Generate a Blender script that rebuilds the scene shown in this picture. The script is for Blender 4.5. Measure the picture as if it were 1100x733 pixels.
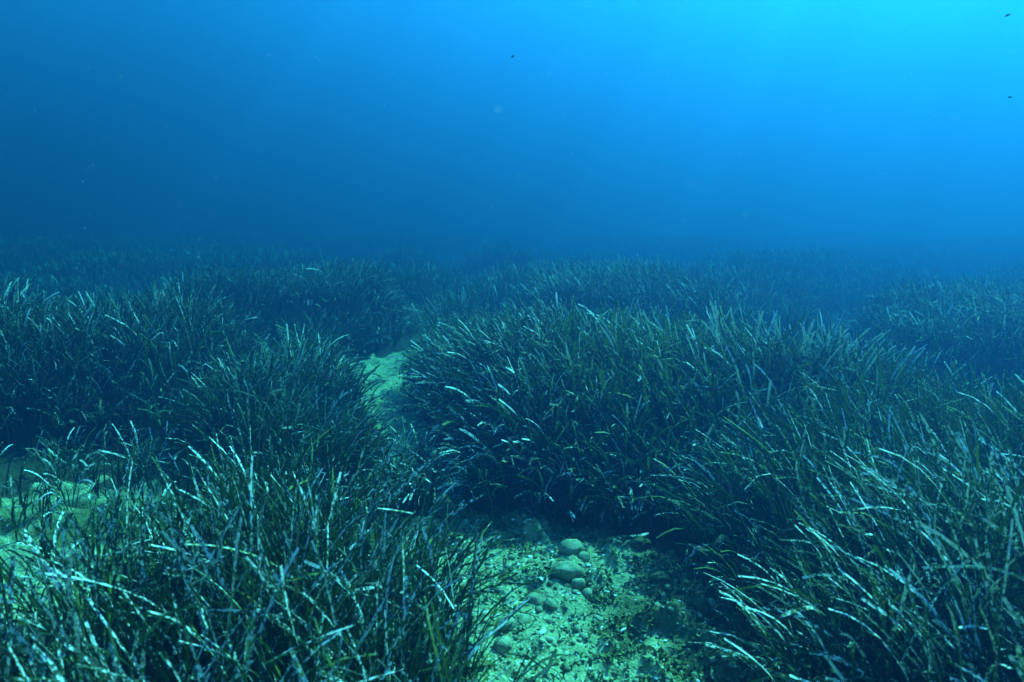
import bpy, math, random
import numpy as np
from mathutils import Vector

for o in list(bpy.data.objects):
    bpy.data.objects.remove(o, do_unlink=True)
scene = bpy.context.scene
COL = scene.collection
R = math.radians
CAM_Z = 1.15
PITCH = 10.4

# ------------------------------------------------------------------ camera
cam_d = bpy.data.cameras.new('camera')
cam = bpy.data.objects.new('camera', cam_d)
COL.objects.link(cam)
cam.location = (0, 0, CAM_Z)
cam.rotation_euler = (R(90 - PITCH), 0, 0)
cam_d.sensor_width = 36.0
cam_d.lens = 717 / 1100 * 36
cam_d.clip_start = 0.02
cam_d.clip_end = 500
cam_d.dof.use_dof = True
cam_d.dof.focus_distance = 2.6
cam_d.dof.aperture_fstop = 4.0
scene.camera = cam

# ------------------------------------------------------------------ sky, sun, exposure
SUN_EL, SUN_AZ = 50.0, 46.0          # azimuth to the right of the view direction (+Y)
world = bpy.data.worlds.new('World')
scene.world = world
world.use_nodes = True
wn = world.node_tree
bg = wn.nodes['Background']
sky = wn.nodes.new('ShaderNodeTexSky')
sky.sky_type = 'NISHITA'
sky.sun_disc = False
sky.sun_elevation = R(SUN_EL)
sky.sun_rotation = R(SUN_AZ)
wn.links.new(sky.outputs[0], bg.inputs[0])
bg.inputs[1].default_value = 0.05
sun_d = bpy.data.lights.new('sun', 'SUN')
sun_d.energy = 5.0
sun_d.angle = R(2.5)
sun_d.color = (1.0, 0.97, 0.92)
sun = bpy.data.objects.new('sun', sun_d)
COL.objects.link(sun)
sdir = Vector((math.sin(R(SUN_AZ)) * math.cos(R(SUN_EL)), math.cos(R(SUN_AZ)) * math.cos(R(SUN_EL)), math.sin(R(SUN_EL))))
sun.rotation_euler = sdir.to_track_quat('Z', 'Y').to_euler()
sun.location = sdir * 20
vs = scene.view_settings
vs.view_transform = 'Standard'
vs.look = 'None'
vs.gamma = 1
vs.use_curve_mapping = False
vs.exposure = 3.48
scene.render.engine = 'CYCLES'
cy = scene.cycles
cy.max_bounces = 8
cy.diffuse_bounces = 1
cy.glossy_bounces = 2
cy.transmission_bounces = 3
cy.volume_bounces = 0
cy.use_denoising = True
cy.sample_clamp_indirect = 4

# ------------------------------------------------------------------ sea water: one even volume round everything
WATER_D = 0.60
WATER_S = (0.0070, 0.0265, 0.120)      # scattering per metre
WATER_A = (0.220, 0.079, 0.007)       # absorption per metre
WATER_G = 0.63
WATER_TOP = 12.0

# ================================================================== helpers
rng = np.random.default_rng(7)
random.seed(7)

def _hash(ix, iy, seed):
    n = (ix.astype(np.int64) * 374761393 + iy.astype(np.int64) * 668265263 + seed * 1274126177) & 0xFFFFFFFF
    n = ((n ^ (n >> 13)) * 1274126177) & 0xFFFFFFFF
    return ((n ^ (n >> 16)) & 0xFFFF) / 65535.0

def vnoise(x, y, seed=0):
    x = np.asarray(x, float); y = np.asarray(y, float)
    ix = np.floor(x); iy = np.floor(y)
    fx = x - ix; fy = y - iy
    fx = fx * fx * (3 - 2 * fx); fy = fy * fy * (3 - 2 * fy)
    a = _hash(ix, iy, seed); b = _hash(ix + 1, iy, seed)
    c = _hash(ix, iy + 1, seed); d = _hash(ix + 1, iy + 1, seed)
    return (a * (1 - fx) + b * fx) * (1 - fy) + (c * (1 - fx) + d * fx) * fy

def fbm(x, y, seed=0, oct=4):
    t = 0; a = 0.5
    for k in range(oct):
        t = t + a * vnoise(x * 2 ** k + 17.3 * k, y * 2 ** k - 9.1 * k, seed + k)
        a *= 0.5
    return t / (1 - 0.5 ** oct)

def sdist(poly, x, y):
    """signed distance to a closed polygon, negative inside"""
    P = np.array(poly, float); Q = np.roll(P, -1, 0)
    x = np.asarray(x, float); y = np.asarray(y, float)
    best = np.full(x.shape, 1e9); inside = np.zeros(x.shape, bool)
    for (ax, ay), (bx, by) in zip(P, Q):
        ex, ey = bx - ax, by - ay
        t = np.clip(((x - ax) * ex + (y - ay) * ey) / (ex * ex + ey * ey), 0, 1)
        best = np.minimum(best, (x - ax - t * ex) ** 2 + (y - ay - t * ey) ** 2)
        if ey != 0:
            c = (ay > y) != (by > y)
            inside ^= c & (x < ex * (y - ay) / ey + ax)
    d = np.sqrt(best)
    return np.where(inside, -d, d)

def sstep(a, b, t):
    t = np.clip((t - a) / (b - a), 0, 1)
    return t * t * (3 - 2 * t)

def mesh_np(name, V, F4=None, F3=None, attrs=None, smooth=True):
    me = bpy.data.meshes.new(name)
    V = np.asarray(V, np.float32)
    me.vertices.add(len(V)); me.vertices.foreach_set('co', V.ravel())
    loops = []; starts = []; n = 0
    for F, k in ((F4, 4), (F3, 3)):
        if F is not None and len(F):
            F = np.asarray(F, np.int32)
            loops.append(F.ravel()); starts.append(n + np.arange(len(F)) * k); n += F.size
    L = np.concatenate(loops); S = np.concatenate(starts).astype(np.int32)
    me.loops.add(len(L)); me.loops.foreach_set('vertex_index', L)
    me.polygons.add(len(S)); me.polygons.foreach_set('loop_start', S)
    if smooth:
        me.polygons.foreach_set('use_smooth', np.ones(len(S), bool))
    for an, arr in (attrs or {}).items():
        arr = np.asarray(arr, np.float32)
        if arr.ndim == 1:
            a = me.attributes.new(an, 'FLOAT', 'POINT'); a.data.foreach_set('value', arr)
        else:
            a = me.attributes.new(an, 'FLOAT_VECTOR', 'POINT'); a.data.foreach_set('vector', arr.ravel())
    me.update(calc_edges=True)
    me.validate()
    return me

def link(name, me, mat=None, parent=None):
    o = bpy.data.objects.new(name, me)
    COL.objects.link(o)
    if mat is not None and me is not None and not me.materials:
        me.materials.append(mat)
    if parent is not None:
        o.parent = parent
    return o

def tag(o, label=None, cat=None, group=None, kind=None):
    if label: o['label'] = label
    if cat: o['category'] = cat
    if group: o['group'] = group
    if kind: o['kind'] = kind
    return o

# ================================================================== materials
def new_mat(name):
    m = bpy.data.materials.new(name); m.use_nodes = True
    nt = m.node_tree
    for n in list(nt.nodes): nt.nodes.remove(n)
    return m, nt, nt.nodes.new('ShaderNodeOutputMaterial')

class NT:
    def __init__(s, nt): s.nt = nt
    def n(s, t, **kw):
        nd = s.nt.nodes.new(t)
        for k, v in kw.items(): setattr(nd, k, v)
        return nd
    def l(s, a, b): s.nt.links.new(a, b)
    def attr(s, name, out='Vector'):
        a = s.n('ShaderNodeAttribute'); a.attribute_name = name
        return a.outputs[out]
    def sep(s, v):
        a = s.n('ShaderNodeSeparateXYZ'); s.l(v, a.inputs[0]); return a.outputs
    def math(s, op, a, b=None, clamp=False):
        m = s.n('ShaderNodeMath', operation=op, use_clamp=clamp)
        for i, v in enumerate((a, b)):
            if v is None: continue
            if isinstance(v, (int, float)): m.inputs[i].default_value = v
            else: s.l(v, m.inputs[i])
        return m.outputs[0]
    def noise(s, vec, scale, detail=3, rough=0.55, dims='3D'):
        t = s.n('ShaderNodeTexNoise', noise_dimensions=dims)
        t.inputs['Scale'].default_value = scale; t.inputs['Detail'].default_value = detail
        t.inputs['Roughness'].default_value = rough
        if vec is not None: s.l(vec, t.inputs['Vector'])
        return t.outputs[0]
    def ramp(s, fac, stops):
        r = s.n('ShaderNodeValToRGB')
        e = r.color_ramp.elements
        while len(e) < len(stops): e.new(0.5)
        for k, (p, c) in enumerate(stops):
            e[k].position = p
            e[k].color = (c, c, c, 1) if isinstance(c, (int, float)) else (*c, 1)
        s.l(fac, r.inputs[0])
        return r.outputs[0]
    def mix(s, fac, a, b):
        m = s.n('ShaderNodeMix', data_type='RGBA')
        for sock, v in ((m.inputs[0], fac), (m.inputs[6], a), (m.inputs[7], b)):
            if isinstance(v, (int, float)): sock.default_value = v
            elif isinstance(v, tuple): sock.default_value = (*v, 1)
            else: s.l(v, sock)
        return m.outputs[2]
    def mapr(s, v, a, b, c=0.0, d=1.0):
        m = s.n('ShaderNodeMapRange', interpolation_type='SMOOTHSTEP')
        s.l(v, m.inputs[0])
        for i, q in enumerate((a, b, c, d)): m.inputs[1 + i].default_value = q
        return m.outputs[0]

def leaf_material():
    m, nt, out = new_mat('seagrass_leaf')
    T = NT(nt)
    luv = T.attr('luv'); lp = T.sep(T.attr('lp'))
    v, rnd, epi = lp[0], lp[1], lp[2]
    # own leaf tissue: fresh green, deep green, or ageing brown; paler towards the sheath
    green = T.mix(T.mapr(rnd, 0.05, 0.95), (0.012, 0.036, 0.009), (0.020, 0.032, 0.009))
    green = T.mix(T.mapr(T.noise(luv, 30, 3), 0.45, 0.7, 0, 0.6), green, (0.008, 0.018, 0.006))
    brown = T.mix(0.5, (0.040, 0.028, 0.012), (0.028, 0.028, 0.010))
    tissue = T.mix(T.mapr(rnd, 0.80, 0.93), green, brown)
    yel = T.mapr(rnd, 0.16, 0.04)
    tissue = T.mix(T.math('MULTIPLY', yel, 0.85), tissue, (0.17, 0.19, 0.02))
    # crust of pale epiphytes, patchy, thicker upward; also paints light caught by the tips
    mp = T.n('ShaderNodeMapping'); mp.inputs['Scale'].default_value = (1.0, 0.45, 1.0); T.l(luv, mp.inputs[0])
    n1 = T.noise(mp.outputs[0], 230, 4, 0.7)
    n2 = T.noise(luv, 45, 3)
    cover = T.math('MULTIPLY', T.mapr(v, 0.25, 0.98), epi)
    th = T.math('ADD', T.math('MULTIPLY', cover, 0.27), T.math('MULTIPLY', T.math('SUBTRACT', n2, 0.5), 0.35))
    val = T.math('ADD', n1, th)
    crust = T.mapr(val, 0.62, 0.72)
    film = T.mapr(val, 0.52, 0.70, 0, 0.22)
    pale = T.mix(T.mapr(T.noise(luv, 120, 2), 0.35, 0.65), (0.62, 0.62, 0.58), (0.78, 0.74, 0.70))
    col = T.mix(film, tissue, (0.12, 0.14, 0.11))
    col = T.mix(crust, col, pale)
    bs = T.n('ShaderNodeBsdfPrincipled')
    T.l(col, bs.inputs['Base Color'])
    T.l(T.mapr(crust, 0, 1, 0.5, 0.85), bs.inputs['Roughness'])
    bs.inputs['IOR'].default_value = 1.2
    bp = T.n('ShaderNodeBump'); bp.inputs['Strength'].default_value = 0.5; bp.inputs['Distance'].default_value = 0.0015
    T.l(val, bp.inputs['Height']); T.l(bp.outputs[0], bs.inputs['Normal'])
    tr = T.n('ShaderNodeBsdfTranslucent')
    T.l(T.mix(0.5, col, (0.08, 0.16, 0.02)), tr.inputs['Color'])
    ms = T.n('ShaderNodeMixShader'); ms.inputs[0].default_value = 0.14
    T.l(bs.outputs[0], ms.inputs[1]); T.l(tr.outputs[0], ms.inputs[2])
    T.l(ms.outputs[0], out.inputs[0])
    return m

def seabed_material():
    m, nt, out = new_mat('shelly_sand')
    T = NT(nt)
    geo = T.n('ShaderNodeNewGeometry'); pos = geo.outputs['Position']
    matte = T.attr('matte', 'Fac')
    turf = T.attr('turf', 'Fac')
    n1 = T.noise(pos, 90, 4, 0.65)
    n2 = T.noise(pos, 14, 4, 0.6)
    n3 = T.noise(pos, 420, 2, 0.6)
    vo = T.n('ShaderNodeTexVoronoi'); vo.inputs['Scale'].default_value = 120; T.l(pos, vo.inputs['Vector'])
    grit = T.mix(T.mapr(n1, 0.3, 0.7), (0.18, 0.195, 0.085), (0.38, 0.41, 0.215))
    grit = T.mix(T.mapr(T.sep(vo.outputs['Color'])[0], 0.86, 0.99, 0, 0.6), grit, (0.72, 0.70, 0.56))
    grit = T.mix(T.mapr(T.sep(vo.outputs['Color'])[1], 0.82, 0.95, 0, 0.4), grit, (0.13, 0.12, 0.07))
    grit = T.mix(T.mapr(n3, 0.5, 0.75, 0, 0.5), grit, (0.30, 0.30, 0.16))
    n4 = T.noise(pos, 34, 5, 0.7)
    grit = T.mix(T.mapr(n4, 0.50, 0.68, 0, 0.6), grit, (0.17, 0.175, 0.065))
    grit = T.mix(T.mapr(n4, 0.46, 0.34, 0, 0.5), grit, (0.52, 0.50, 0.35))
    tf = T.math('ADD', turf, T.math('MULTIPLY', T.math('SUBTRACT', n2, 0.5), 1.3))
    tf = T.math('ADD', tf, T.math('MULTIPLY', T.math('SUBTRACT', n1, 0.5), 0.9))
    col = T.mix(T.mapr(tf, 0.42, 0.85, 0, 0.85), grit, T.mix(T.mapr(n3, 0.4, 0.6), (0.055, 0.058, 0.018), (0.12, 0.11, 0.035)))
    soil = T.mix(T.mapr(n1, 0.3, 0.7), (0.028, 0.024, 0.014), (0.075, 0.065, 0.035))
    col = T.mix(T.mapr(T.math('ADD', matte, T.math('MULTIPLY', T.math('SUBTRACT', n2, 0.5), 0.5)), 0.35, 0.7), col, soil)
    bs = T.n('ShaderNodeBsdfPrincipled')
    T.l(col, bs.inputs['Base Color']); bs.inputs['Roughness'].default_value = 0.9
    bs.inputs['IOR'].default_value = 1.15
    bp = T.n('ShaderNodeBump'); bp.inputs['Strength'].default_value = 0.7; bp.inputs['Distance'].default_value = 0.006
    T.l(T.math('ADD', n1, T.math('MULTIPLY', vo.outputs['Distance'], 0.8)), bp.inputs['Height']); T.l(bp.outputs[0], bs.inputs['Normal'])
    T.l(bs.outputs[0], out.inputs[0])
    return m

def speckled(name, a, b, c=None, scale=60, rough=0.85, bump=0.3):
    m, nt, out = new_mat(name)
    T = NT(nt)
    tc = T.n('ShaderNodeTexCoord'); oi = T.n('ShaderNodeObjectInfo')
    ad = T.n('ShaderNodeVectorMath', operation='ADD'); T.l(tc.outputs['Object'], ad.inputs[0]); T.l(oi.outputs['Random'], ad.inputs[1])
    n1 = T.noise(ad.outputs[0], scale, 4, 0.6); n2 = T.noise(ad.outputs[0], scale * 4, 3, 0.6)
    col = T.mix(T.mapr(n1, 0.35, 0.65), a, b)
    if c: col = T.mix(T.mapr(n2, 0.56, 0.7, 0, 0.7), col, c)
    bs = T.n('ShaderNodeBsdfPrincipled'); T.l(col, bs.inputs['Base Color'])
    bs.inputs['Roughness'].default_value = rough; bs.inputs['IOR'].default_value = 1.15
    bp = T.n('ShaderNodeBump'); bp.inputs['Strength'].default_value = bump; bp.inputs['Distance'].default_value = 0.004
    T.l(n2, bp.inputs['Height']); T.l(bp.outputs[0], bs.inputs['Normal'])
    T.l(bs.outputs[0], out.inputs[0])
    return m

M_LEAF = leaf_material()
M_BED = seabed_material()
M_STONE = speckled('algae_filmed_stone', (0.19, 0.20, 0.10), (0.38, 0.37, 0.23), (0.13, 0.135, 0.05), 38, 0.9, 0.9)
M_PEBBLE = speckled('pebble_mix', (0.17, 0.17, 0.09), (0.36, 0.35, 0.22), (0.50, 0.48, 0.36), 25)
M_SHELL = speckled('bleached_shell', (0.72, 0.69, 0.60), (0.82, 0.80, 0.74), (0.5, 0.46, 0.36), 60, 0.6)
M_TURF = speckled('brown_algae', (0.07, 0.072, 0.02), (0.20, 0.20, 0.075), (0.30, 0.30, 0.16), 22)
M_RUBBLE = speckled('turf_covered_rubble', (0.06, 0.06, 0.02), (0.17, 0.165, 0.075), (0.26, 0.25, 0.14), 70, 0.95, 1.0)
def fleck_material():
    m, nt, out = new_mat('marine_snow')
    T = NT(nt)
    d = T.n('ShaderNodeBsdfDiffuse'); t = T.n('ShaderNodeBsdfTranslucent'); mx = T.n('ShaderNodeMixShader')
    geo = T.n('ShaderNodeNewGeometry')
    col = T.mix(T.noise(geo.outputs['Position'], 900, 2), (0.78, 0.82, 0.84), (0.9, 0.9, 0.9))
    T.l(col, d.inputs[0]); T.l(col, t.inputs[0]); mx.inputs[0].default_value = 0.55
    T.l(d.outputs[0], mx.inputs[1]); T.l(t.outputs[0], mx.inputs[2]); T.l(mx.outputs[0], out.inputs[0])
    return m
M_FLECK = fleck_material()
M_FLECK_DARK = speckled('dark_fragment', (0.03, 0.035, 0.02), (0.06, 0.06, 0.03), None, 60)

# ================================================================== layout on the sea floor (metres; camera stands at the origin)
PATH = [(0.60, 0.6), (0.58, 1.2), (0.56, 1.5), (0.54, 1.75), (0.52, 2.10), (0.34, 2.30), (0.05, 2.38), (-0.18, 2.45), (-0.35, 3.0), (-0.58, 3.9), (-0.70, 4.5), (-0.70, 5.1),
        (-0.74, 5.35), (-0.70, 5.7), (-0.58, 8.3), (-0.35, 10.2), (-0.55, 10.2), (-0.72, 8.3), (-0.84, 5.8), (-1.32, 5.40), (-1.36, 5.1), (-1.12, 4.5), (-0.85, 3.9), (-0.56, 3.1), (-0.42, 2.45), (-0.32, 2.0),
        (-0.18, 1.6), (-0.08, 1.2), (-0.02, 0.6)]
BARE = [(-1.50, 1.65), (-2.15, 2.3), (-2.05, 2.8), (-1.62, 2.75), (-1.22, 2.45), (-1.15, 2.05)]
CLUMPS = {
    'A': dict(poly=[(-0.16, 2.46), (0.05, 2.40), (0.35, 2.36), (0.62, 2.32), (1.0, 2.40), (1.4, 2.60), (1.9, 2.75), (2.4, 2.75), (2.35, 3.3), (1.6, 3.6), (1.3, 4.0), (0.9, 4.35), (0.2, 4.7), (-0.45, 4.7), (-0.62, 4.4), (-0.54, 3.9), (-0.32, 3.1)],
              cen=(0.45, 3.4), matte=0.15, leaf=0.46, dens=620, lean=(-0.50, -0.20), bend=(20, 98), out=1.0, parts=290, w=1.2, epi=0.18, fresh=(0.75, 2.9, 0.8)),
    'R': dict(poly=[(0.66, 0.85), (0.62, 1.3), (0.62, 1.75), (0.64, 2.2), (0.95, 2.52), (1.4, 2.75), (1.95, 2.9), (2.6, 2.6), (2.3, 1.3), (1.5, 0.85), (1.0, 0.68)],
              matte=0.10, leaf=0.52, dens=560, lean=(-0.7, 0.0), bend=(12, 108), out=0.3, parts=290, w=0.86, epi=0.02, fresh=(1.5, 2.2, 0.7), low=(0.72, 1.6, 0.45, 0.72)),
    'B': dict(poly=[(-0.06, 0.85), (-0.11, 1.3), (-0.22, 1.7), (-0.40, 2.12), (-0.80, 2.30), (-1.0, 2.05), (-1.04, 1.6), (-1.2, 1.35), (-1.35, 1.05), (-1.2, 0.75), (-0.7, 0.6)],
              matte=0.08, leaf=0.54, dens=620, lean=(-0.15, 0.05), bend=(8, 95), out=0.3, parts=290, w=0.78, epi=0.0, short_west=-0.85, low=(-0.36, 1.95, 0.50, 0.52)),
    'C2': dict(poly=[(-0.57, 2.65), (-0.66, 3.1), (-0.94, 3.85), (-1.26, 4.4), (-1.5, 4.2), (-1.7, 3.3), (-1.25, 2.6), (-0.9, 2.45)],
               matte=0.05, leaf=0.42, dens=460, lean=(0.35, -0.1), bend=(15, 95), out=0.5, parts=110, w=1.1, epi=0.10, low=(-0.75, 3.2, 0.55, 0.55)),
    'P': dict(poly=[(-0.30, 2.42), (-0.28, 2.6), (-0.36, 2.85), (-0.50, 2.95), (-0.54, 2.7), (-0.46, 2.45)],
              matte=0.02, leaf=0.34, dens=420, lean=(0.1, -0.2), bend=(25, 110), out=0.6, parts=60, w=1.1, epi=0.2),
    'C': dict(poly=[(-1.5, 3.25), (-1.9, 3.2), (-2.6, 3.15), (-3.6, 3.2), (-4.6, 3.8), (-4.4, 5.0), (-3.0, 5.1), (-1.9, 4.9), (-1.45, 4.1)],
              matte=0.24, leaf=0.48, edge=0.62, dens=480, lean=(0.45, -0.1), bend=(15, 92), out=0.4, parts=150, w=1.05, epi=0.15),
    'D': dict(poly=[(-2.9, 5.5), (-2.1, 5.3), (-1.35, 5.45), (-1.0, 5.8), (-0.95, 6.6), (-1.3, 7.6), (-2.6, 7.7), (-3.6, 7.0), (-3.5, 5.9)],
              matte=0.30, leaf=0.38, edge=0.55, dens=400, lean=(0.4, -0.1), bend=(20, 95), out=0.5, parts=70, w=1.05, epi=0.25),
    'E': dict(poly=[(0.05, 5.25), (0.8, 5.0), (1.5, 4.65), (2.0, 4.75), (2.2, 5.6), (1.6, 6.5), (0.6, 6.8), (-0.2, 6.2)],
              matte=0.30, leaf=0.38, edge=0.55, dens=460, lean=(-0.4, -0.1), bend=(20, 98), out=0.6, parts=80, w=1.05, epi=0.25),
    'F': dict(poly=[(2.1, 3.9), (2.9, 3.55), (4.2, 3.7), (5.0, 4.6), (4.6, 6.0), (3.3, 6.2), (2.5, 5.4)],
              matte=0.30, leaf=0.38, edge=0.55, dens=420, lean=(-0.5, -0.1), bend=(20, 98), out=0.5, parts=70, w=1.05, epi=0.25),
    'L': dict(poly=[(-1.04, 2.1), (-1.1, 2.5), (-1.6, 2.95), (-2.2, 3.0), (-2.5, 2.4), (-2.2, 1.6), (-1.6, 1.15), (-1.3, 1.2), (-1.1, 1.6)],
              matte=0.02, leaf=0.30, dens=85, lean=(0.3, -0.1), bend=(35, 118), out=0.2, parts=130, w=1.0, epi=0.18),
}

def raw_height(x, y):
    z = 0.10 * (fbm(x * 0.35, y * 0.35, 5, 3) - 0.5) * sstep(4, 9, y)
    z = z + 0.26 * sstep(0.0, 0.5, sdist(PATH, x, y)) * sstep(4.5, 8, y) * (sstep(0.32, 0.68, fbm(x * 0.45 + 3, y * 0.45, 31, 2)) - 0.25)
    z = z + 0.13 * sstep(1.0, 0.0, np.hypot((x - 0.25) / 1.1, y - 3.25)) * sstep(0.0, -0.4, sdist(CLUMPS['A']['poly'], x, y))
    for c in CLUMPS.values():
        z = z + c['matte'] * sstep(0.02, -0.45, sdist(c['poly'], x, y))
    return z

def fine_height(x, y):
    d = sdist(PATH, x, y)
    k = np.maximum(sstep(0.35, -0.05, d), sstep(0.3, -0.05, sdist(BARE, x, y)))
    z = 0.030 * (fbm(x * 5, y * 5, 11, 4) - 0.5) + 0.020 * (fbm(x * 26, y * 26, 12, 3) - 0.5)
    lump = np.maximum(fbm(x * 11, y * 11, 14, 3) - 0.48, 0) * 0.17
    right = sstep(0.25, 0.55, x) * sstep(2.5, 1.6, y) + sstep(2.0, 2.35, y) * 0.6   # rubble at the foot of the mounds
    return z + lump * (0.45 + right) * k

def height(x, y):
    return raw_height(x, y) + fine_height(x, y)

# ================================================================== sea floor: one sheet
def axis(segs):
    out = []
    for a, b, s in segs:
        n = max(1, int(round((b - a) / s)))
        out += list(a + (b - a) * np.arange(n) / n)
    out.append(segs[-1][1])
    return np.array(out)
ax = axis([(-45, -12, 2.2), (-12, -5, 0.5), (-5, -2.5, 0.09), (-2.5, -0.3, 0.022), (-0.3, 0.75, 0.0065), (0.75, 1.2, 0.03), (1.2, 5, 0.1), (5, 12, 0.5), (12, 45, 2.2)])
ay = axis([(-6, 0.4, 0.4), (0.4, 1.2, 0.05), (1.2, 2.5, 0.0075), (2.5, 4.2, 0.02), (4.2, 6, 0.05), (6, 12, 0.15), (12, 30, 0.8), (30, 60, 3)])
X, Y = np.meshgrid(ax, ay)
xf, yf = X.ravel(), Y.ravel()
Z = height(xf, yf)
nx, ny = len(ax), len(ay)
ii = (np.arange(ny - 1)[:, None] * nx + np.arange(nx - 1)[None, :]).ravel()
Fq = np.stack([ii, ii + 1, ii + nx + 1, ii + nx], 1)
dpath = sdist(PATH, xf, yf); dbare = sdist(BARE, xf, yf)
edge = 0.10 * (fbm(xf * 4, yf * 4, 21, 3) - 0.5) + 0.5 * np.maximum(fbm(xf * 7, yf * 7, 23, 3) - 0.45, 0) * sstep(-0.9, -1.1, xf)
matte_a = sstep(-0.04, 0.10, np.minimum(dpath, dbare) + edge)
turf_a = np.clip(0.9 * (sstep(0.22, 0.50, xf + 0.3 * (fbm(xf * 6, yf * 6, 8, 3) - .5)) * sstep(2.5, 1.9, yf)) + 0.7 * sstep(2.05, 2.3, yf) * sstep(2.7, 2.45, yf)
                 + 0.5 * sstep(0.5, 0.75, fbm(xf * 5, yf * 5, 44, 3)), 0, 1) * sstep(3.4, 2.6, yf)
bed = link('seabed', mesh_np('seabed', np.stack([xf, yf, Z], 1), Fq, attrs={'matte': matte_a, 'turf': turf_a}), M_BED)
tag(bed, 'pale shelly sand sea floor winding between the seagrass mounds', kind='structure')

# ================================================================== seagrass leaves
def leaf_arrays(n, base, phi, L, w, th0, th1, power, tw0, tw1, kink_s, kink_a, rnd, epi, seg, meander):
    """ribbon leaves, vectorised: returns verts (n, seg+1, 2, 3), luv, lp"""
    s = np.linspace(0, 1, seg + 1)[None, :]
    th = th0[:, None] + (th1 - th0)[:, None] * s ** power[:, None]
    th = th + kink_a[:, None] * sstep(kink_s[:, None] - 0.04, kink_s[:, None] + 0.04, s)
    ph = phi[:, None] + meander[:, None] * s + 0.22 * np.sin(6.0 * s + 40 * rnd[:, None])
    th = th + 0.13 * np.sin(8.5 * s + 71 * rnd[:, None]) * s
    T = np.stack([np.sin(th) * np.cos(ph), np.sin(th) * np.sin(ph), np.cos(th)], -1)
    mid = 0.5 * (T[:, 1:] + T[:, :-1]) * (L / seg)[:, None, None]
    P = np.concatenate([np.zeros((n, 1, 3)), np.cumsum(mid, 1)], 1) + base[:, None, :]
    W = np.stack([-np.sin(ph), np.cos(ph), np.zeros_like(ph)], -1)
    N = np.cross(T, W)
    tau = tw0[:, None] + tw1[:, None] * s
    Wd = W * np.cos(tau)[..., None] + N * np.sin(tau)[..., None]
    prof = np.interp(s[0], [0, 0.08, 0.3, 0.95, 1.0], [0.75, 0.9, 1.0, 1.0, 0.78])
    hw = (w[:, None] * prof[None, :] * 0.5 * (1 + 0.10 * np.sin(23 * s + 90 * rnd[:, None]) + 0.07 * np.sin(51 * s + 33 * rnd[:, None])))[..., None]
    V = np.stack([P - Wd * hw, P + Wd * hw], 2)
    al = np.broadcast_to((s * L[:, None])[:, :, None], (n, seg + 1, 2))
    ac = np.stack([-hw[..., 0], hw[..., 0]], 2)
    rr = np.broadcast_to(rnd[:, None, None] * 53.0, al.shape)
    luv = np.stack([ac, al, rr], -1)
    lp = np.stack([np.broadcast_to(s[:, :, None], al.shape), np.broadcast_to(rnd[:, None, None], al.shape), np.broadcast_to(epi[:, None, None], al.shape)], -1)
    return V, luv, lp, P

def ribbon_faces(n, seg):
    k = np.arange(seg)[None, :] * 2
    b = (np.arange(n) * (seg + 1) * 2)[:, None]
    q = np.stack([b + k, b + k + 1, b + k + 3, b + k + 2], -1)
    return q.reshape(-1, 4)

def inside_points(poly, dens):
    P = np.array(poly); lo, hi = P.min(0), P.max(0)
    n = int((hi - lo).prod() * dens)
    x = rng.uniform(lo[0], hi[0], n); y = rng.uniform(lo[1], hi[1], n)
    d = sdist(poly, x, y)
    e = 0.16 * (fbm(x * 3.2, y * 3.2, 71, 3) - 0.5)
    k = d + e < 0
    return x[k], y[k], -d[k]

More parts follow.
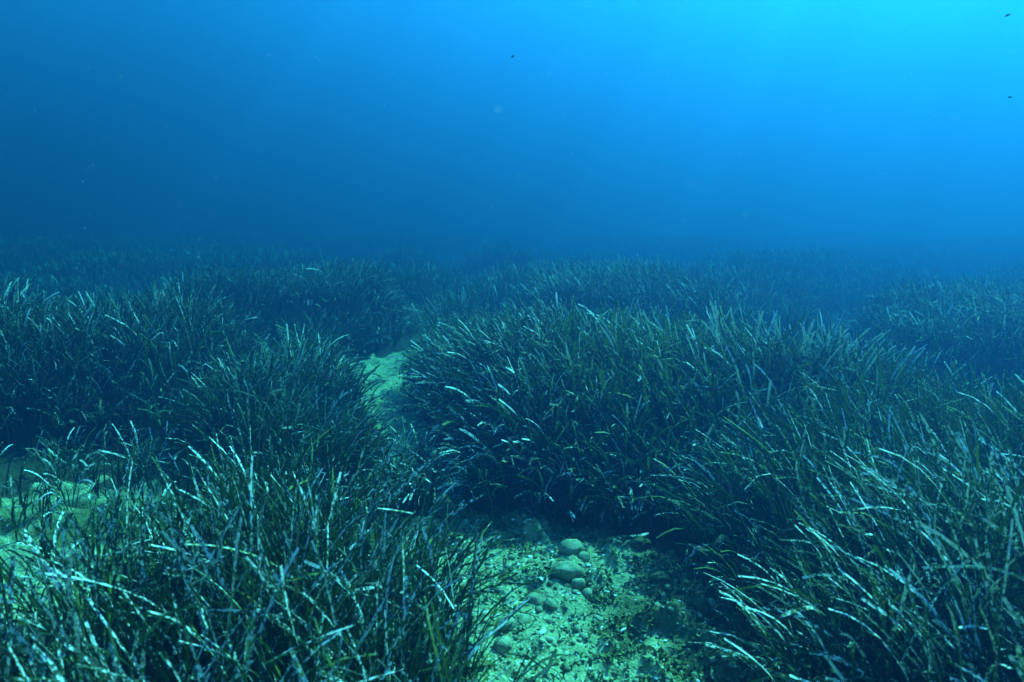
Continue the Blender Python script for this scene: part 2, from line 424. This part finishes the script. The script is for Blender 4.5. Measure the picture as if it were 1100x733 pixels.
def grow(x, y, inset, c, per=5, wmul=1.0):
    """leaf parameters for shoots standing at x, y"""
    n = len(x)
    d = c.get('cen')
    hvar = 0.62 + 0.62 * fbm(x * 1.5, y * 1.5, 91, 3) + 0.15 * (vnoise(x * 7, y * 7, 92) - 0.5)
    he = c.get('edge', 0.74); hedge = he + (1 - he) * sstep(0.0, 0.30 if he > 0.7 else 0.55, inset)
    sl = c['leaf'] * hvar * hedge
    x = np.repeat(x, per); y = np.repeat(y, per); sl = np.repeat(sl, per); ins = np.repeat(inset, per)
    m = len(x)
    x = x + rng.normal(0, 0.012, m); y = y + rng.normal(0, 0.012, m)
    z = height(x, y) - 0.01
    L = sl * rng.uniform(0.55, 1.22, m)
    if 'short_west' in c: L = L * (1 - 0.5 * sstep(c['short_west'] + 0.05, c['short_west'] - 0.25, x))
    if 'low' in c:
        q = c['low']; L = L * (q[3] + (1 - q[3]) * sstep(0.1, q[2], np.hypot(x - q[0], y - q[1])))
    lx = c['lean'][0] + 0.9 * (fbm(x * 1.3, y * 1.3, 55, 2) - 0.5) + rng.normal(0, 0.55, m)
    ly = c['lean'][1] + 0.9 * (fbm(x * 1.3, y * 1.3, 56, 2) - 0.5) + rng.normal(0, 0.55, m)
    if d is not None:
        ex, ey = x - d[0], y - d[1]
        r = np.hypot(ex, ey) + 1e-6
        o = c['out'] * sstep(0.45, 0.0, ins)
        lx = lx + o * ex / r; ly = ly + o * ey / r
    phi = np.arctan2(ly, lx)
    mag = np.clip(np.hypot(lx, ly), 0.2, 1.5)
    b0, b1 = c['bend']
    th1 = np.radians(b0 + (b1 - b0) * rng.beta(1.5, 1.9, m)) * (0.55 + 0.45 * mag)
    th1 = th1 + np.radians(55) * sstep(0.30, 0.0, ins) * rng.random(m) * (c['out'] > 0.25)
    th0 = np.radians(rng.uniform(0, 14, m))
    power = rng.uniform(1.1, 2.4, m)
    tw0 = rng.normal(0, 0.5, m); tw1 = rng.normal(0, 0.7, m)
    kk = rng.random(m) < 0.12
    kink_s = np.where(kk, rng.uniform(0.55, 0.85, m), 2.0)
    kink_a = np.where(kk, np.radians(rng.uniform(30, 90, m)), 0.0)
    w = rng.uniform(0.0042, 0.0092, m) * c.get('w', wmul)
    rnd = rng.random(m)
    if 'fresh' in c:
        q = c['fresh']; rnd = np.where(rng.random(m) < 0.45 * sstep(q[2], 0.1, np.hypot(x - q[0], (y - q[1]) * 0.8)), rnd * 0.12, rnd); c['_fresh'] = rnd < 0.12
    epi = np.clip(rng.beta(0.6, 2.4, m) + c.get('epi', 0), 0, 1)
    if '_fresh' in c: epi = np.where(c.pop('_fresh'), epi * 0.6, epi)
    mea = rng.normal(0, 0.45, m)
    return dict(base=np.stack([x, y, z], 1), phi=phi, L=L, w=w, th0=th0, th1=th1, power=power, tw0=tw0, tw1=tw1,
                kink_s=kink_s, kink_a=kink_a, rnd=rnd, epi=epi, meander=mea)

CP, SP = math.cos(R(PITCH)), math.sin(R(PITCH))
def project(P):
    dx, dy, dz = P[..., 0], P[..., 1], P[..., 2] - CAM_Z
    fwd = dy * CP - dz * SP; up = dy * SP + dz * CP
    return 550 + 717 * dx / fwd, 366.5 - 717 * up / fwd, fwd

def sub(p, k):
    return {a: b[k] for a, b in p.items()}

def leaves_mesh(name, p, seg):
    n = len(p['L'])
    V, luv, lp, _ = leaf_arrays(n, seg=seg, **p)
    return mesh_np(name, V.reshape(-1, 3), ribbon_faces(n, seg), attrs={'luv': luv.reshape(-1, 3), 'lp': lp.reshape(-1, 3)})

def keep_clear(p):
    """no leaf may stand in the diver's lens"""
    t = p['base']; reach = p['L']
    dist = np.sqrt(t[:, 0] ** 2 + t[:, 1] ** 2 + (t[:, 2] + 0.6 * reach - CAM_Z) ** 2)
    return sub(p, dist > 0.72 + 0.35 * reach)

def make_clump(key, name, label, seg):
    c = CLUMPS[key]
    c['boost'] = {'A': 0.75, 'R': 0.48, 'B': 0.40}.get(key, 0.45)
    c['cen'] = np.array(c.get('cen', np.array(c['poly']).mean(0)))
    x, y, ins = inside_points(c['poly'], c['dens'])
    p = keep_clear(grow(x, y, ins, c))
    root = link(name, None)
    root.location = (c['cen'][0], c['cen'][1], float(height(np.array([c['cen'][0]]), np.array([c['cen'][1]]))[0]))
    tag(root, label, 'seagrass', 'seagrass mounds on the sea floor')
    off = np.array(root.location)
    # the leaves that show largest stand as parts of their own
    n = len(p['L'])
    _, _, _, P = leaf_arrays(n, seg=6, **p)
    u, v, f = project(P)
    ok = (u[:, -1] > 5) & (u[:, -1] < 1095) & (v[:, -1] < 728) & (v[:, -1] > 0) & (f.min(1) > 0.3)
    plen = np.hypot(u[:, -1] - u[:, 3], v[:, -1] - v[:, 3])
    cell = np.round(P[:, -1, :2] / 0.25).astype(int); ck = cell[:, 0] * 1000 + cell[:, 1]
    _, inv = np.unique(ck, return_inverse=True); inv = inv.ravel()
    tipz = P[:, -1, 2]
    mz = np.bincount(inv, tipz) / np.bincount(inv)
    up = 1 / (1 + np.exp(-(tipz - mz[inv] - 0.05) / 0.05))
    score = plen * (717 * p['w'] / np.maximum(f[:, -1], 0.3)) * (0.3 + p['epi']) * up * ok
    pick = np.argsort(-score)[:c['parts']]
    pick = pick[score[pick] > 0]
    mask = np.ones(n, bool); mask[pick] = False
    q = sub(p, pick)
    q['epi'] = np.clip(q['epi'] * 0.6 + c['boost'], 0, 1)  # more crust on these leaves, also painting in brightness their shading lacks
    for k in range(len(pick)):
        one = sub(q, slice(k, k + 1))
        b = one['base'][0].copy(); one['base'] = np.zeros((1, 3))
        o = link('leaf', leaves_mesh('leaf', one, 14), M_LEAF, root)
        o.location = Vector(b - off)
    rest = sub(p, mask); rest['base'] = rest['base'] - off
    tag(link('leaf_mass', leaves_mesh('leaf_mass', rest, seg), M_LEAF, root), kind='stuff')
    return root

make_clump('A', 'seagrass_mound', 'dense seagrass mound rising behind the two round stones, pale leaves drooping forward', 8)
make_clump('R', 'seagrass_mound', 'tall seagrass bed right of the sand patch, pale broken leaves leaning left', 8)
make_clump('B', 'seagrass_mound', 'tall dark seagrass clump left of the sand patch, closest to the viewer', 8)
make_clump('C2', 'seagrass_mound', 'low seagrass clump edging the narrow bare strip behind the closest dark clump', 7)
make_clump('P', 'seagrass_mound', 'small low seagrass tuft choking the sand channel just left of the central mound', 8)
make_clump('C', 'seagrass_mound', 'broad seagrass bank at the left edge, leaves arching to the right', 7)
make_clump('D', 'seagrass_mound', 'hazy seagrass mound directly behind the narrow bare strip of sand', 5)
make_clump('E', 'seagrass_mound', 'hazy seagrass mound just behind the large central mound', 5)
make_clump('F', 'seagrass_mound', 'hazy seagrass mound at the right edge behind the tall leaning bed', 5)
make_clump('L', 'seagrass_mound', 'sparse short seagrass over a pale bare patch at the left edge', 8)

# far meadow that reads as one mass
def far_meadow():
    n = 40000
    yy = 3.4 + (26 - 3.4) * rng.random(n * 2) ** 1.15
    xx = (rng.random(n * 2) * 2 - 1) * (0.95 * yy + 1.5)
    d = sdist(PATH, xx, yy)
    k = d > 0.02
    for c in CLUMPS.values():
        k &= sdist(c['poly'], xx, yy) > 0.25
    patch = fbm(xx * 0.45 + 3, yy * 0.45, 31, 2)
    k &= rng.random(n * 2) < 0.10 + 0.90 * sstep(0.38, 0.54, patch)
    x, y = xx[k][:n], yy[k][:n]
    c = dict(leaf=0.38, lean=(-0.1, -0.1), bend=(20, 95), out=0, epi=0.18, w=1.2)
    ins = np.full(len(x), 1.0)
    p = grow(x, y, ins, c, per=4)
    pt = fbm(p['base'][:, 0] * 0.45 + 3, p['base'][:, 1] * 0.45, 31, 2)
    p['L'] *= 0.45 + 0.75 * sstep(0.34, 0.62, pt)
    p['w'] *= np.clip(0.75 + p['base'][:, 1] * 0.04, 0.9, 1.5)
    o = link('seagrass_meadow', leaves_mesh('seagrass_meadow', p, 4), M_LEAF)
    tag(o, 'far seagrass meadow fading into blue water behind the mounds', 'seagrass', kind='stuff')
far_meadow()

# ================================================================== stones, shells, rubble on the sand
def ground_z(x, y):
    return float(height(np.array([x]), np.array([y]))[0])

def stone(x, y, sx, sy, sz, rot, label, sink=0.3, lift=0.0, group='stones on the sand', mat=M_STONE, name='stone', rough=1.7):
    nu, nv = 26, 16
    V = []
    r0 = random.random() * 50
    for j in range(nv + 1):
        a = math.pi * j / nv
        for i in range(nu):
            b = 2 * math.pi * i / nu
            V.append((math.sin(a) * math.cos(b), math.sin(a) * math.sin(b), math.cos(a)))
    V = np.array(V)
    bump = 1 + 0.20 * rough * (fbm(V[:, 0] * 1.3 + r0, V[:, 1] * 1.3 + V[:, 2] * 1.1 + r0, 3, 3) - 0.5) + 0.10 * rough * (fbm(V[:, 0] * 3 + V[:, 2] * 2 + r0, V[:, 1] * 3 - V[:, 2] + r0, 9, 2) - 0.5)
    V = np.sign(V) * np.abs(V) ** 0.9
    V = V * bump[:, None] * np.array([sx, sy, sz]) / 2
    F = [(j * nu + i, j * nu + nu + i, j * nu + nu + (i + 1) % nu, j * nu + (i + 1) % nu) for j in range(nv) for i in range(nu)]
    o = link(name, mesh_np(name, V, F), mat)
    o.location = (x, y, ground_z(x, y) + sz * (0.5 - sink) + lift)
    o.rotation_euler = (random.uniform(-.12, .12), random.uniform(-.12, .12), rot)
    tag(o, label, 'stone', group)
    return o

stone(0.180, 1.99, 0.100, 0.082, 0.066, 0.1, 'largest smooth rounded stone in the middle of the sand patch', 0.18)
stone(0.205, 2.13, 0.088, 0.07, 0.062, 0.3, 'rounded stone behind the largest one, in shade of the central mound', 0.2)
stone(0.245, 2.10, 0.046, 0.04, 0.040, 0.9, 'small stone touching the right side of the shaded rear stone', 0.2)
stone(0.208, 1.93, 0.044, 0.034, 0.034, 0.2, 'small pale oval stone in front of the largest stone', 0.2)
stone(0.232, 1.89, 0.034, 0.028, 0.024, 0.8, 'smallest pale stone lying in front of the small oval one', 0.25)
stone(0.075, 1.885, 0.070, 0.05, 0.040, -0.5, 'flat half buried stone left of the largest stone', 0.62)
stone(0.118, 1.84, 0.060, 0.036, 0.034, -0.9, 'narrow half buried stone beside the flat one', 0.6)
stone(0.030, 1.77, 0.058, 0.05, 0.044, 0.4, 'rounded pale stone at the right of the stones beside the left clump', 0.6)
stone(-0.015, 1.73, 0.062, 0.052, 0.048, 1.0, 'greenish stone at the middle of the stones beside the left clump', 0.55)
stone(-0.025, 1.645, 0.056, 0.048, 0.048, 0.7, 'stone lowest in the picture of those beside the left clump', 0.62)
stone(0.45, 2.19, 0.080, 0.060, 0.055, 0.5, 'dark rough rubble lump in the shade behind the sand patch', 0.45, mat=M_RUBBLE, rough=3.2)
stone(0.47, 1.95, 0.070, 0.055, 0.055, 0.1, 'rough rubble lump at the right margin of the sand patch', 0.45, mat=M_RUBBLE, rough=3.2)

def shell(x, y, s, rot, tilt, label):
    """curved broken valve with thickness"""
    n, m = 7, 6
    V = []; F = []
    for layer, off in ((0, 0.0), (1, -0.09)):
        for j in range(m + 1):
            for i in range(n + 1):
                a = (i / n - 0.5) * 2.0
                r = 0.25 + 0.75 * j / m
                r *= 1 + 0.10 * math.sin(9 * a + j) * (j / m)
                px, py = math.sin(a) * r, math.cos(a) * r - 0.5
                V.append((px, py, 0.38 * (1 - px * px * 0.9 - py * py * 1.3) + off))
    k = (n + 1) * (m + 1)
    for j in range(m):
        for i in range(n):
            q = j * (n + 1) + i
            F.append((q, q + 1, q + n + 2, q + n + 1))
            F.append((k + q, k + q + n + 1, k + q + n + 2, k + q + 1))
    ring = [i for i in range(n + 1)] + [j * (n + 1) + n for j in range(1, m + 1)] + [m * (n + 1) + i for i in range(n - 1, -1, -1)] + [j * (n + 1) for j in range(m - 1, 0, -1)]
    for a, b in zip(ring, ring[1:] + ring[:1]):
        F.append((a, k + a, k + b, b))
    o = link('shell_fragment', mesh_np('shell_fragment', np.array(V) * s, F), M_SHELL)
    o.location = (x, y, ground_z(x, y) + 0.004)
    o.rotation_euler = (tilt, random.uniform(-.3, .3), rot)
    tag(o, label, 'shell', 'bleached shell bits on the sand')

shell(0.018, 2.06, 0.014, 0.3, 0.9, 'white upright shell chip at the shaded rear edge of the sand')
shell(0.092, 1.945, 0.016, 2.0, 0.3, 'white shell bit left of the largest stone')
shell(0.085, 1.685, 0.017, 0.6, 0.4, 'bright white shell bit below the narrow half buried stone')
shell(0.255, 1.71, 0.013, 1.2, 0.5, 'white shell chip in the middle of the bare sand')
shell(0.31, 1.68, 0.017, 4.0, 0.6, 'curled pale shell toward the right margin of the sand')
shell(0.40, 2.10, 0.014, 5.0, 0.7, 'pale shell chip in shade under the hanging horizontal leaf')
shell(0.295, 1.90, 0.013, 2.6, 0.3, 'small white shell chip right of the small oval stone')
shell(0.03, 1.56, 0.015, 3.3, 0.5, 'pale shell bit low on the sand beside the dark clump leaves')

# fallen leaves on the sand
def fallen(x, y, L, az, arch, w, rnd, epi, label, lift=0.0):
    one = dict(base=np.zeros((1, 3)), phi=np.array([az]), L=np.array([L]), w=np.array([w]), th0=np.array([R(90 - arch)]), th1=np.array([R(90 + arch)]), power=np.array([1.0]),
               tw0=np.array([0.2]), tw1=np.array([0.4]), kink_s=np.array([2.0]), kink_a=np.array([0.0]), rnd=np.array([rnd]), epi=np.array([epi]), meander=np.array([0.5]))
    o = link('fallen_leaf', leaves_mesh('fallen_leaf', one, 12), M_LEAF)
    o.location = (x, y, ground_z(x, y) + 0.008 + lift)
    tag(o, label, 'leaf', 'loose seagrass leaves on the sand')
fallen(0.02, 1.46, 0.20, 0.75, 22, 0.009, 0.87, 0.1, 'dark loose seagrass leaf arching over the lower sand')
fallen(0.245, 1.90, 0.14, 0.7, 12, 0.006, 0.88, 0.0, 'thin dark loose leaf beside the smallest pale stone')
fallen(-0.03, 2.03, 0.10, 1.3, 15, 0.006, 0.90, 0.0, 'short dark leaf scrap near the white upright shell chip')
fallen(0.33, 2.14, 0.16, 0.05, 8, 0.008, 0.5, 1.0, 'pale loose leaf lying level across the shaded rubble', 0.04)

def litter():
    n = 230
    x = rng.uniform(-1.3, 0.7, n); y = 1.3 + 4.0 * rng.random(n) ** 1.4
    d = sdist(PATH, x, y)
    k = (d < 0.06) & (rng.random(n) < 0.25 + 0.75 * sstep(-0.22, 0.0, d)); x, y = x[k], y[k]; n = len(x)
    p = dict(base=np.stack([x, y, height(x, y) + 0.006], 1), phi=rng.uniform(0, 6.28, n), L=rng.uniform(0.03, 0.13, n), w=rng.uniform(0.003, 0.008, n),
             th0=np.radians(rng.uniform(72, 90, n)), th1=np.radians(rng.uniform(88, 108, n)), power=np.ones(n), tw0=rng.normal(0, .5, n), tw1=rng.normal(0, .6, n),
             kink_s=np.full(n, 2.0), kink_a=np.zeros(n), rnd=rng.uniform(0.78, 1.0, n), epi=rng.beta(0.7, 1.4, n), meander=rng.normal(0, 0.8, n))
    o = link('leaf_litter', leaves_mesh('leaf_litter', p, 6), M_LEAF)
    tag(o, 'brown scraps of dead seagrass leaf littering the sand edges', 'leaf litter', kind='stuff')
litter()

# gravel: small pebbles and shell grit, uncountable
def scatter_mesh(name, pts, sizes, flat, seed):
    t = (1 + 5 ** 0.5) / 2
    ico = np.array([(-1, t, 0), (1, t, 0), (-1, -t, 0), (1, -t, 0), (0, -1, t), (0, 1, t), (0, -1, -t), (0, 1, -t), (t, 0, -1), (t, 0, 1), (-t, 0, -1), (-t, 0, 1)]) / math.hypot(1, t)
    fc = np.array([(0, 11, 5), (0, 5, 1), (0, 1, 7), (0, 7, 10), (0, 10, 11), (1, 5, 9), (5, 11, 4), (11, 10, 2), (10, 7, 6), (7, 1, 8), (3, 9, 4), (3, 4, 2), (3, 2, 6), (3, 6, 8), (3, 8, 9), (4, 9, 5), (2, 4, 11), (6, 2, 10), (8, 6, 7), (9, 8, 1)])
    g = np.random.default_rng(seed)
    n = len(pts)
    sc = sizes[:, None] * g.uniform(0.6, 1.3, (n, 3)) * np.array([1, 1, flat])
    V = ico[None] * (1 + g.uniform(-0.22, 0.22, (n, 12, 1))) * sc[:, None, :]
    a = g.uniform(0, 6.28, n); ca, sa = np.cos(a)[:, None], np.sin(a)[:, None]
    V = np.stack([V[..., 0] * ca - V[..., 1] * sa, V[..., 0] * sa + V[..., 1] * ca, V[..., 2]], -1) + pts[:, None, :]
    F = (fc[None] + (np.arange(n) * 12)[:, None, None]).reshape(-1, 3)
    return mesh_np(name, V.reshape(-1, 3), None, F, smooth=True)

def path_points(n, y0, y1, p=1.0):
    x = rng.uniform(-1.3, 0.75, n); y = y0 + (y1 - y0) * rng.random(n) ** p
    k = sdist(PATH, x, y) < 0.05
    return x[k], y[k]
x, y = path_points(14000, 1.15, 5.2, 1.6)
sz = rng.gamma(2.0, 0.0019, len(x)) + 0.0012
o = link('gravel', scatter_mesh('gravel', np.stack([x, y, height(x, y) + sz * 0.2], 1), sz, 0.7, 3), M_PEBBLE)
tag(o, 'fine pebbles and grit strewn over the bare sand', 'gravel', kind='stuff')
x, y = path_points(900, 1.15, 4.6, 1.5)
sz = rng.gamma(2.0, 0.0016, len(x)) + 0.0015
o = link('shell_grit', scatter_mesh('shell_grit', np.stack([x, y, height(x, y) + sz * 0.3], 1), sz, 0.35, 4), M_SHELL)
tag(o, 'tiny white shell crumbs strewn over the bare sand', 'shell grit', kind='stuff')

# brown algal turf: crumpled little fronds in patches on the rubble
def turf():
    n = 34000
    x = rng.uniform(-0.35, 0.72, n); y = rng.uniform(1.2, 2.6, n)
    w = np.clip(0.9 * (sstep(0.22, 0.50, x + 0.3 * (fbm(x * 6, y * 6, 8, 3) - .5)) * sstep(2.5, 1.9, y)) + 0.8 * sstep(2.05, 2.3, y) + 0.8 * sstep(0.5, 0.72, fbm(x * 5, y * 5, 44, 3)), 0, 1)
    w = np.maximum(w, 0.12) * (sstep(0.42, 0.6, fbm(x * 14, y * 14, 45, 3)) * 0.9 + 0.1)
    k = (rng.random(n) < w) & (sdist(PATH, x, y) < 0.10)
    x, y = x[k], y[k]; n = len(x)
    c = np.stack([x, y, height(x, y)], 1)
    V = []; 
    az = rng.uniform(0, 6.28, n); tilt = rng.uniform(0.1, 1.2, n); s = rng.uniform(0.005, 0.017, n); wd = s * rng.uniform(0.2, 0.5, n)
    d = np.stack([np.cos(az) * np.sin(tilt), np.sin(az) * np.sin(tilt), np.cos(tilt)], 1)
    sd = np.stack([-np.sin(az), np.cos(az), rng.normal(0, .4, n)], 1)
    d2 = d + np.stack([np.cos(az + 1), np.sin(az + 1), -0.3 * np.ones(n)], 1) * 0.7
    p0 = c; p1 = c + d * (s * .6)[:, None]; p2 = p1 + d2 * (s * .5)[:, None]
    V = np.stack([p0 - sd * (wd * .3)[:, None], p0 + sd * (wd * .3)[:, None], p1 + sd * wd[:, None], p1 - sd * wd[:, None], p2 + sd * (wd * .6)[:, None], p2 - sd * (wd * .6)[:, None]], 1)
    b = (np.arange(n) * 6)[:, None]
    F = np.concatenate([b + np.array([[0, 1, 2, 3]]), b + np.array([[3, 2, 4, 5]])], 0)
    o = link('algae_turf', mesh_np('algae_turf', V.reshape(-1, 3), F), M_TURF)
    tag(o, 'brown algal turf in patches on the rubble at the edges of the sand', 'algae', kind='stuff')
turf()

# ================================================================== bits drifting in the water
def fleck(x, y, z, L, w, rot, mat, label):
    nu, nv = 8, 7
    V = []
    for j in range(nv + 1):
        t = j / nv
        r = math.sin(math.pi * t) ** 0.7 * (1 + 0.25 * math.sin(7 * t + x * 9))
        for i in range(nu):
            a = 2 * math.pi * i / nu
            V.append(((t - 0.5) * L, math.cos(a) * w * 0.5 * r, math.sin(a) * w * 0.3 * r + 0.1 * L * math.sin(3 * t)))
    F = [(j * nu + i, j * nu + nu + i, j * nu + nu + (i + 1) % nu, j * nu + (i + 1) % nu) for j in range(nv) for i in range(nu)]
    o = link('drifting_fleck', mesh_np('drifting_fleck', np.array(V), F), mat)
    o.location = (x, y, z); o.rotation_euler = (0.3, -rot, 0.2)
    tag(o, label, 'fleck', 'flecks drifting in the open water')
# (metres; pale ones drift close to the lens)
fleck(1.3381, 1.9288, 1.6881, 0.02259, 0.00753, R(20), M_FLECK_DARK, 'dark elongated fleck in the bright upper right corner')
fleck(0.0025, 1.9089, 1.5794, 0.01004, 0.00753, R(40), M_FLECK_DARK, 'tiny dark fleck high in the middle of the open water')
fleck(1.3431, 1.8889, 1.4708, 0.01506, 0.00753, R(5), M_FLECK_DARK, 'faint dark fleck below the dark elongated one at the right edge')
fleck(0.2135, 0.4540, 1.2414, 0.00276, 0.00114, R(35), M_FLECK, 'pale slanted fleck in the bright water at upper right')
fleck(-0.0090, 0.4498, 1.2190, 0.00378, 0.00150, R(0), M_FLECK, 'soft greenish blurred fleck in the middle of the open water')
fleck(0.1078, 0.4860, 1.2496, 0.00295, 0.00083, R(40), M_FLECK, 'faint pale streak left of the slanted fleck at upper right')
fleck(0.0910, 0.3488, 1.1672, 0.00237, 0.00062, R(30), M_FLECK, 'faint pale streak low in the open water above the central mound')
fleck(0.1395, 0.4071, 1.1521, 0.00245, 0.00073, R(5), M_FLECK, 'soft pale fleck just above the hazy horizon')
fleck(0.2849, 0.4488, 1.2131, 0.00204, 0.00096, R(25), M_FLECK, 'pale round fleck in the bright water near the right edge')
fleck(-0.2903, 0.4511, 1.2260, 0.00078, 0.00060, R(0), M_FLECK, 'tiny pale speck near the dark upper left corner')
fleck(-0.2441, 0.4501, 1.2201, 0.00078, 0.00060, R(0), M_FLECK, 'tiny pale speck right of the one near the upper left corner')
fleck(-0.2290, 0.4693, 1.1588, 0.00109, 0.00064, R(20), M_FLECK, 'tiny pale speck above the hazy horizon at left')


# backscatter: motes too small and many to count
n = 650
yy = 0.35 + 2.8 * rng.random(n) ** 0.7
pts = np.stack([(rng.random(n) * 2 - 1) * 0.85 * yy, yy, CAM_Z + yy * rng.uniform(-0.25, 0.38, n)], 1)
o = link('marine_snow', scatter_mesh('marine_snow', pts, rng.uniform(0.00025, 0.0007, n) * (0.6 + 0.5 * yy), 0.8, 9), M_FLECK)
tag(o, 'fine pale motes suspended in the open water', 'marine snow', kind='stuff')

# ================================================================== the water itself
def water():
    x0, x1, y0, y1, z0, z1 = -60, 60, -10, 75, -1.5, WATER_TOP
    V = [(x0, y0, z0), (x1, y0, z0), (x1, y1, z0), (x0, y1, z0), (x0, y0, z1), (x1, y0, z1), (x1, y1, z1), (x0, y1, z1)]
    F = [(0, 3, 2, 1), (4, 5, 6, 7), (0, 1, 5, 4), (1, 2, 6, 5), (2, 3, 7, 6), (3, 0, 4, 7)]
    m, nt, out = new_mat('sea_water')
    pv = nt.nodes.new('ShaderNodeVolumePrincipled')
    C = [s / WATER_D for s in WATER_S]
    A = [(1 - min(1, a / (WATER_D * (1 - c)))) ** 2 for a, c in zip(WATER_A, C)]
    pv.inputs['Color'].default_value = (*C, 1)
    pv.inputs['Absorption Color'].default_value = (*A, 1)
    pv.inputs['Density'].default_value = WATER_D
    pv.inputs['Density Attribute'].default_value = ''
    pv.inputs['Anisotropy'].default_value = WATER_G
    nt.links.new(pv.outputs[0], out.inputs['Volume'])
    o = link('haze', mesh_np('haze', V, F, smooth=False), m)
    tag(o, 'blue sea water veiling the far meadow', 'water', kind='stuff')
water()
def sun_dapple_sheet():  # flat unseen sheet, added so its noise tint dapples the sunlight
    V = [(-58, -9, 11.6), (58, -9, 11.6), (58, 73, 11.6), (-58, 73, 11.6)]
    m, nt, out = new_mat('sun_dapple_tint')
    T = NT(nt)
    geo = T.n('ShaderNodeNewGeometry')
    mp = T.n('ShaderNodeMapping'); mp.inputs['Scale'].default_value = (1.0, 0.7, 1.0); T.l(geo.outputs['Position'], mp.inputs[0])
    n1 = T.noise(mp.outputs[0], 1.3, 2, 0.5)
    f = T.mapr(n1, 0.38, 0.64, 0.60, 1.0)
    tr = T.n('ShaderNodeBsdfTransparent'); cc = T.n('ShaderNodeCombineColor')
    for i in range(3): T.l(f, cc.inputs[i])
    T.l(cc.outputs[0], tr.inputs[0]); T.l(tr.outputs[0], out.inputs[0])
    o = link('sun_dapple_sheet', mesh_np('sun_dapple_sheet', V, [(0, 1, 2, 3)]), m)
    tag(o, 'unseen sheet far overhead, added to dapple the sunlight', kind='structure')
sun_dapple_sheet()
